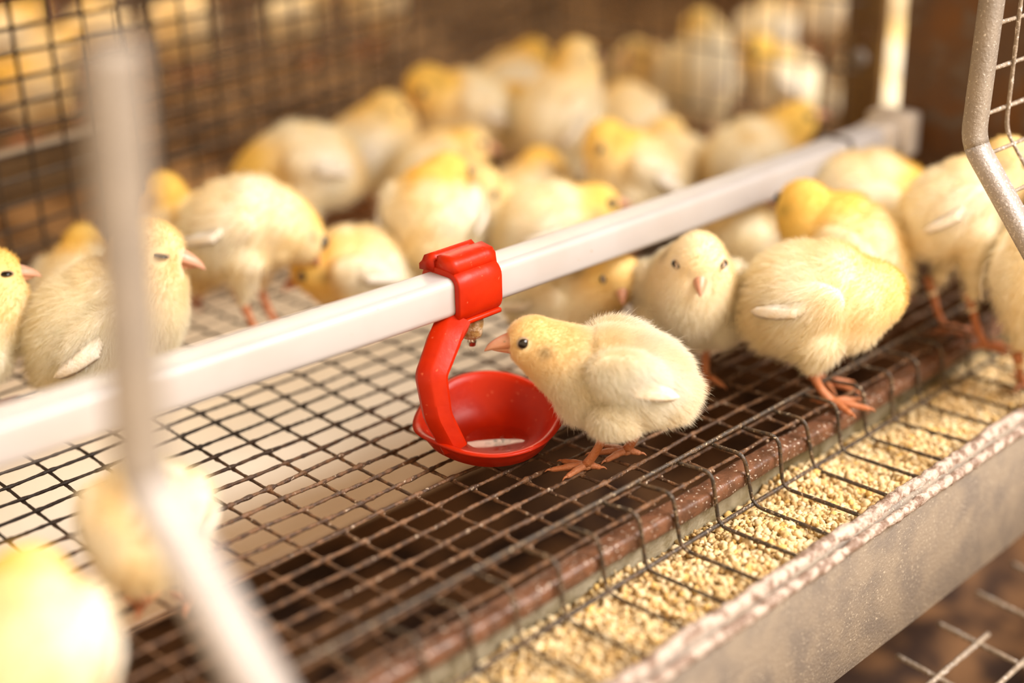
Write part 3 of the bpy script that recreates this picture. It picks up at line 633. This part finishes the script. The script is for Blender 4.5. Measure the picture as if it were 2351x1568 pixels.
    bad = ((hl[:, 0] > 8.6) & (np.abs(hl[:, 2] - 0.2) < 4.2) & (np.abs(hl[:, 1]) < 4.4))
    for sg in (1, -1): bad |= np.linalg.norm(hl - np.array([4.5, 8.7 * sg, 3.2]), axis=1) < 3.1
    P, n, Q, hl, dh = P[~bad], n[~bad], Q[~bad], hl[~bad], dh[~bad]; m = len(P)
    hw = np.exp(-(dh / 15.0) ** 4)[:, None]; L = (Q - C) @ A
    flow = hw * (HR @ np.array([-1.0, 0, -0.15])) + (1 - hw) * (A @ np.array([-0.9, 0, -0.55]))
    flow = flow - n * (flow * n).sum(1)[:, None]
    clump = np.stack([wob(Q, 0.55, seed + 1), wob(Q, 0.55, seed + 4), wob(Q, 0.55, seed + 9)], 1)
    d = n * 0.95 + flow * 0.52 + clump * 0.24 + R.normal(0, 0.24, (m, 3)); d /= np.linalg.norm(d, axis=1)[:, None]
    ln = (1.8 + 2.9 * (1 - np.exp(-(np.maximum(dh - 8, 0) / 17.0) ** 2)) + 1.0 * np.clip((-L[:, 0] - 12) / 15, 0, 1)) * R.uniform(0.55, 1.15, m) * furlen * mm
    ln *= np.clip((Q[:, 2] - hockz + 4.0) / 9.0, 0.35, 1)
    ln *= np.where(R.random(m) < 0.03, 1.35, 1.0)
    bend = flow * 0.7 + np.array([0, 0, -0.25]) + R.normal(0, 0.22, (m, 3))
    ts = np.array([0, 0.34, 0.68, 1.0]); pts = np.empty((m, 4, 3))
    for k, t in enumerate(ts): pts[:, k] = P - n * 0.0003 + d * (ln * t)[:, None] + bend * (ln * 0.42 * t * t)[:, None]
    cu = bpy.data.hair_curves.new('down'); cu.add_curves([4] * m); cu.points.foreach_set('position', pts.astype(np.float32).ravel())
    ra = cu.attributes.get('radius') or cu.attributes.new('radius', 'FLOAT', 'POINT')
    ra.data.foreach_set('value', (np.tile(np.array([1.0, 0.85, 0.6, 0.12]), m) * rad * mm).astype(np.float32))
    c = colour(P) * R.uniform(0.93, 1.07, (m, 1)); c = np.clip(c, 0, 0.97)
    ca = cu.attributes.new('col', 'FLOAT_COLOR', 'CURVE'); ca.data.foreach_set('color', np.c_[c, np.ones(m)].astype(np.float32).ravel())
    cu.materials.append(MT['down']); link_data('down', cu, root)
    return root

SIT = dict(legs='sit', tz=27)
# the chick drinking, in focus
chick('fluffy pale yellow chick stretching its beak to the nipple beside the red cup', (0.069, -0.050), 135.3, tz=38, tp=2, tx=-11, head=(26.6, 0, 55.2), hy=2, hp=-2,
      feet=((6, 7, 0, 0.10), (-11.5, -5.5, 0, 0.0)), fur=115000, rad=0.050, voxel=1.0, z0=0.0018, yel=0.20, white=1.0, seed=1, blades=6, hs=1.0, rnd=1.0, hockz=20.0, wz=8.0, pale=0.85, bk=1.08, furlen=1.0, rz=0.94, bl=2.6)
NC = 'chicks in the cage'
C_ = [
 ('pale chick at the left edge looking right, yellow throat', (-0.086, 0.183), -20, dict(tz=42, tp=18, head=(8, 0, 65), hp=-4, s=1.05, yel=0.5, squint=0.45, fur=16000, rad=0.08)),
 ('yellow chick half hidden between the left edge chick and the one by the door bar', (0.000, 0.245), 44, dict(SIT, tp=5, head=(14, 4, 42), yel=0.9)),
 ('cream chick behind the blurred door bar, orange beak to the right', (-0.0345, 0.1475), -26, dict(tz=33, tp=20, head=(12, 0, 61), hy=-14, hp=-14, s=1.2, legs='sit', neck=1.12, rnd=1.2, hs=1.25, yel=0.1, white=0.8, fur=46000, rad=0.055, voxel=1.2, squint=0.25, blades=4)),
 ('chick preening with bowed head, orange legs behind the pipe on the left', (0.054, 0.164), -55, dict(tz=55, hockz=23, tp=4, head=(16, 6, 50), hy=60, hp=-55, s=1.10, yel=0.55)),
 ('yellow headed chick peeking up behind the preening chick', (0.045, 0.232), 90, dict(tz=44, tp=20, head=(4, 0, 66), yel=0.9)),
 ('whitish chick with pale wing, yellow head to the left, behind the preening chick', (0.152, 0.270), 152, dict(tz=46, tp=2, head=(20, 0, 44), hp=-20, white=1.0, yel=0.6, s=1.10)),
 ('chick with white wing stripe facing right before the wire back wall', (0.226, 0.274), -28, dict(tz=46, tp=22, head=(3, 0, 66), hp=-20, white=1.0, yel=0.35, s=1.05)),
 ('brownish yellow chick crouching low just behind the pipe left of the clamp', (0.099, 0.158), 146, dict(SIT, tp=-2, head=(14, 0, 29), hp=-25, yel=0.8)),
 ('deep yellow chick with white wing tip behind the red clamp', (0.157, 0.148), 40, dict(tz=45, tp=12, head=(10, -4, 60), hy=-30, hp=-20, yel=1.0, white=0.4, s=1.08)),
 ('tall yellow chick at the back bowing its head to the left', (0.282, 0.268), 158, dict(tz=53, tp=18, head=(17, 0, 72), hp=-45, yel=0.75, s=1.10)),
 ('chick with dark eye and beak to the right, huddled mid cage', (0.234, 0.222), -32, dict(tz=40, tp=14, head=(12, 0, 54), hp=-8, yel=0.4)),
 ('whitish chick with beak tucked down, huddled behind the deep yellow chick', (0.208, 0.166), -150, dict(SIT, tp=18, head=(10, 3, 50), hp=-50, yel=0.3, white=0.7)),
 ('chick with yellow crown spot huddled behind the pipe right of the clamp', (0.264, 0.174), 15, dict(SIT, tp=18, head=(9, 6, 42), yel=0.75)),
 ('yellow headed chick standing at the back corner above the huddle', (0.376, 0.302), 0, dict(tz=50, tp=20, head=(11, 0, 68), yel=0.95, s=1.08)),
 ('tallest cream chick standing upright in the middle of the back row', (0.325, 0.206), -8, dict(tz=56, tp=38, head=(5, 0, 88), hp=-6, yel=0.5, s=1.08)),
 ('tan chick crouched behind the tallest chick', (0.338, 0.270), 175, dict(tz=42, tp=14, head=(6, 0, 58), hp=-30, yel=0.7)),
 ('pale chick along the far side of the pipe, yellow head to the right', (0.203, 0.098), -31, dict(tz=40, tp=4, head=(19, 0, 49), yel=0.6)),
 ('chick with bright white head bowing left behind the pipe', (0.278, 0.121), 152, dict(tz=44, tp=22, head=(9, 0, 65), hp=-48, yel=0.5, white=0.6, s=1.05)),
 ('tan chick back turned behind the white headed chick', (0.398, 0.222), 40, dict(tz=42, tp=10, head=(10, 0, 52), yel=0.6)),
 ('small pale chick crouching near the side partition behind the pipe', (0.366, 0.162), 70, dict(SIT, tp=15, head=(8, -6, 44), yel=0.45)),
 ('yellow chick stretching its neck up to the right over the pipe', (0.384, 0.100), -40, dict(tz=38, tp=20, head=(22, 0, 61), hp=12, yel=1.0)),
 ('chick with bright yellow cheek and white wing facing left under the pipe', (0.249, -0.040), 114, dict(tz=42, tp=18, head=(12, 0, 60), hy=-55, hp=-10, yel=1.0, white=1.0, s=1.12)),
 ('yellow chick sitting in shade below the pipe behind the cream chick', (0.278, 0.040), 50, dict(SIT, tp=8, head=(10, 0, 40), yel=0.8)),
 ('pale chick lowering its yellow head to the right near the plate', (0.320, -0.024), -52, dict(tz=46, tp=0, head=(14, 0, 45), hp=-40, yel=0.7, white=0.8, s=1.12)),
 ('chick facing the camera directly behind the drinking chick', (0.1495, 0.0395), -80, dict(SIT, tp=8, head=(28, -2, 46), hy=-56, bk=0.75, hp=-22, yel=0.5, fur=22000, rad=0.07, squint=0.8, hs=1.05)),
 ('cream chick facing the camera with sleepy eyes right of the drinking chick', (0.1640, -0.0215), -138, dict(bk=0.72, rnd=1.10, neck=1.14, tz=34, tp=28, head=(11, 2, 59), hp=-24, yel=0.05, white=0.9, pale=0.5, fur=34000, rad=0.065, voxel=1.2, squint=0.4, s=1.07, feet=((2, 7, 0, 0), (2, -7, 0, 0)))),
 ('pale chick stooping to the right between the cream chick and the trough', (0.192, -0.081), -66, dict(tz=40, tp=0, head=(15, 6, 44), hy=100, hp=-30, yel=0.35, white=0.7, s=1.14, fur=20000, rad=0.08, feet=((-4, 9, 0, -0.3), (3, -10, 0, 0)))),
 ('long legged pale chick behind the wire door at the right', (0.289, -0.0945), -52, dict(tz=70, tp=22, head=(12, 0, 93), hp=-18, yel=0.35, s=1.0, hockz=22, rnd=1.05, feet=((-6, 10, 0, 0.3), (10, -9, 0, 0)))),
 ('pale chick standing in the feed trough at the right edge', (0.294, -0.1365), 10, dict(tz=58, tp=36, head=(2, 0, 92), yel=0.3, s=1.1, z0=-0.017)),
 ('blurred yellow chick behind the lower end of the foreground door bar', (-0.1175, -0.010), 55, dict(tz=46, tp=-6, head=(13, 0, 30), hp=-40, yel=0.8, s=0.88)),
 ('large blurred yellow chick in the bottom left corner', (-0.187, -0.058), 60, dict(tz=46, tp=10, head=(12, -2, 56), yel=0.6)),
]
for i, (lab, loc, yw, kw) in enumerate(C_): chick(lab, loc, yw, seed=i + 2, **kw)
NB = 'chicks in the next cages'
N_ = [
 ('tall whitish chick behind the side partition wires', (0.484, 0.222), 8, dict(tz=54, tp=30, head=(6, 8, 80), yel=0.35, white=0.8, s=1.1)),
 ('stocky whitish chick behind the partition left of the tall one', (0.488, 0.290), -168, dict(tz=44, tp=14, head=(8, 2, 62), yel=0.35, white=0.8)),
 ('chick with yellow head behind the partition facing left', (0.545, 0.205), 112, dict(tz=44, tp=18, head=(14, 0, 66), yel=0.8, white=0.8)),
 ('pale chick crouching behind the partition next to the ochre post', (0.592, 0.150), 35, dict(SIT, tp=10, head=(10, 0, 46), yel=0.3)),
 ('pale chick seen in the gap between the ochre post and rusted plate', (0.640, 0.171), -10, dict(tz=42, tp=18, head=(10, 0, 64), yel=0.35)),
 ('topmost pale chick in the gap left of the rusted plate', (0.82, 0.272), 40, dict(tz=44, tp=20, head=(18, 0, 70), yel=0.2, white=0.9)),
 ('dim pale chick farthest behind the partition left of the ochre post', (0.70, 0.320), 20, dict(tz=44, tp=14, head=(11, 0, 60), yel=0.15, white=0.9)),
 ('pinkish pale chick far behind the partition beside the dim pale one', (0.80, 0.345), 160, dict(tz=44, tp=14, head=(11, 0, 60), yel=0.15, white=0.9)),
 ('yellow chick behind the back wall at the top left corner', (0.262, 0.830), -25, dict(tz=44, tp=14, head=(12, 0, 62), yel=0.8)),
 ('yellow chick behind the back wall with orange feet showing', (0.226, 0.690), 10, dict(tz=46, tp=14, head=(12, 0, 60), yel=0.85)),
 ('pale yellow chick at the left edge low behind the back wall', (0.160, 0.625), 150, dict(tz=42, tp=10, head=(14, 0, 54), yel=0.7)),
 ('dim yellow chick behind the back wall by the top of the door bar', (0.325, 0.800), 60, dict(tz=44, tp=14, head=(12, 0, 60), yel=0.7)),
 ('bright yellow chick behind the back wall right of the door bar', (0.366, 0.720), 40, dict(tz=48, tp=24, head=(16, 0, 76), yel=0.85, s=1.1)),
 ('whitish chick behind the back wall at the top centre', (0.486, 0.705), -20, dict(tz=46, tp=16, head=(11, 0, 62), yel=0.3, white=0.9)),
 ('second whitish chick at the top centre, right of its twin', (0.560, 0.700), 170, dict(tz=46, tp=16, head=(11, 0, 62), yel=0.2, white=0.9)),
]
for i, (lab, loc, yw, kw) in enumerate(N_): chick(lab, loc, yw, seed=i + 50, group=NB, **dict(dict(fur=3500, rad=0.14, voxel=1.7), **kw))
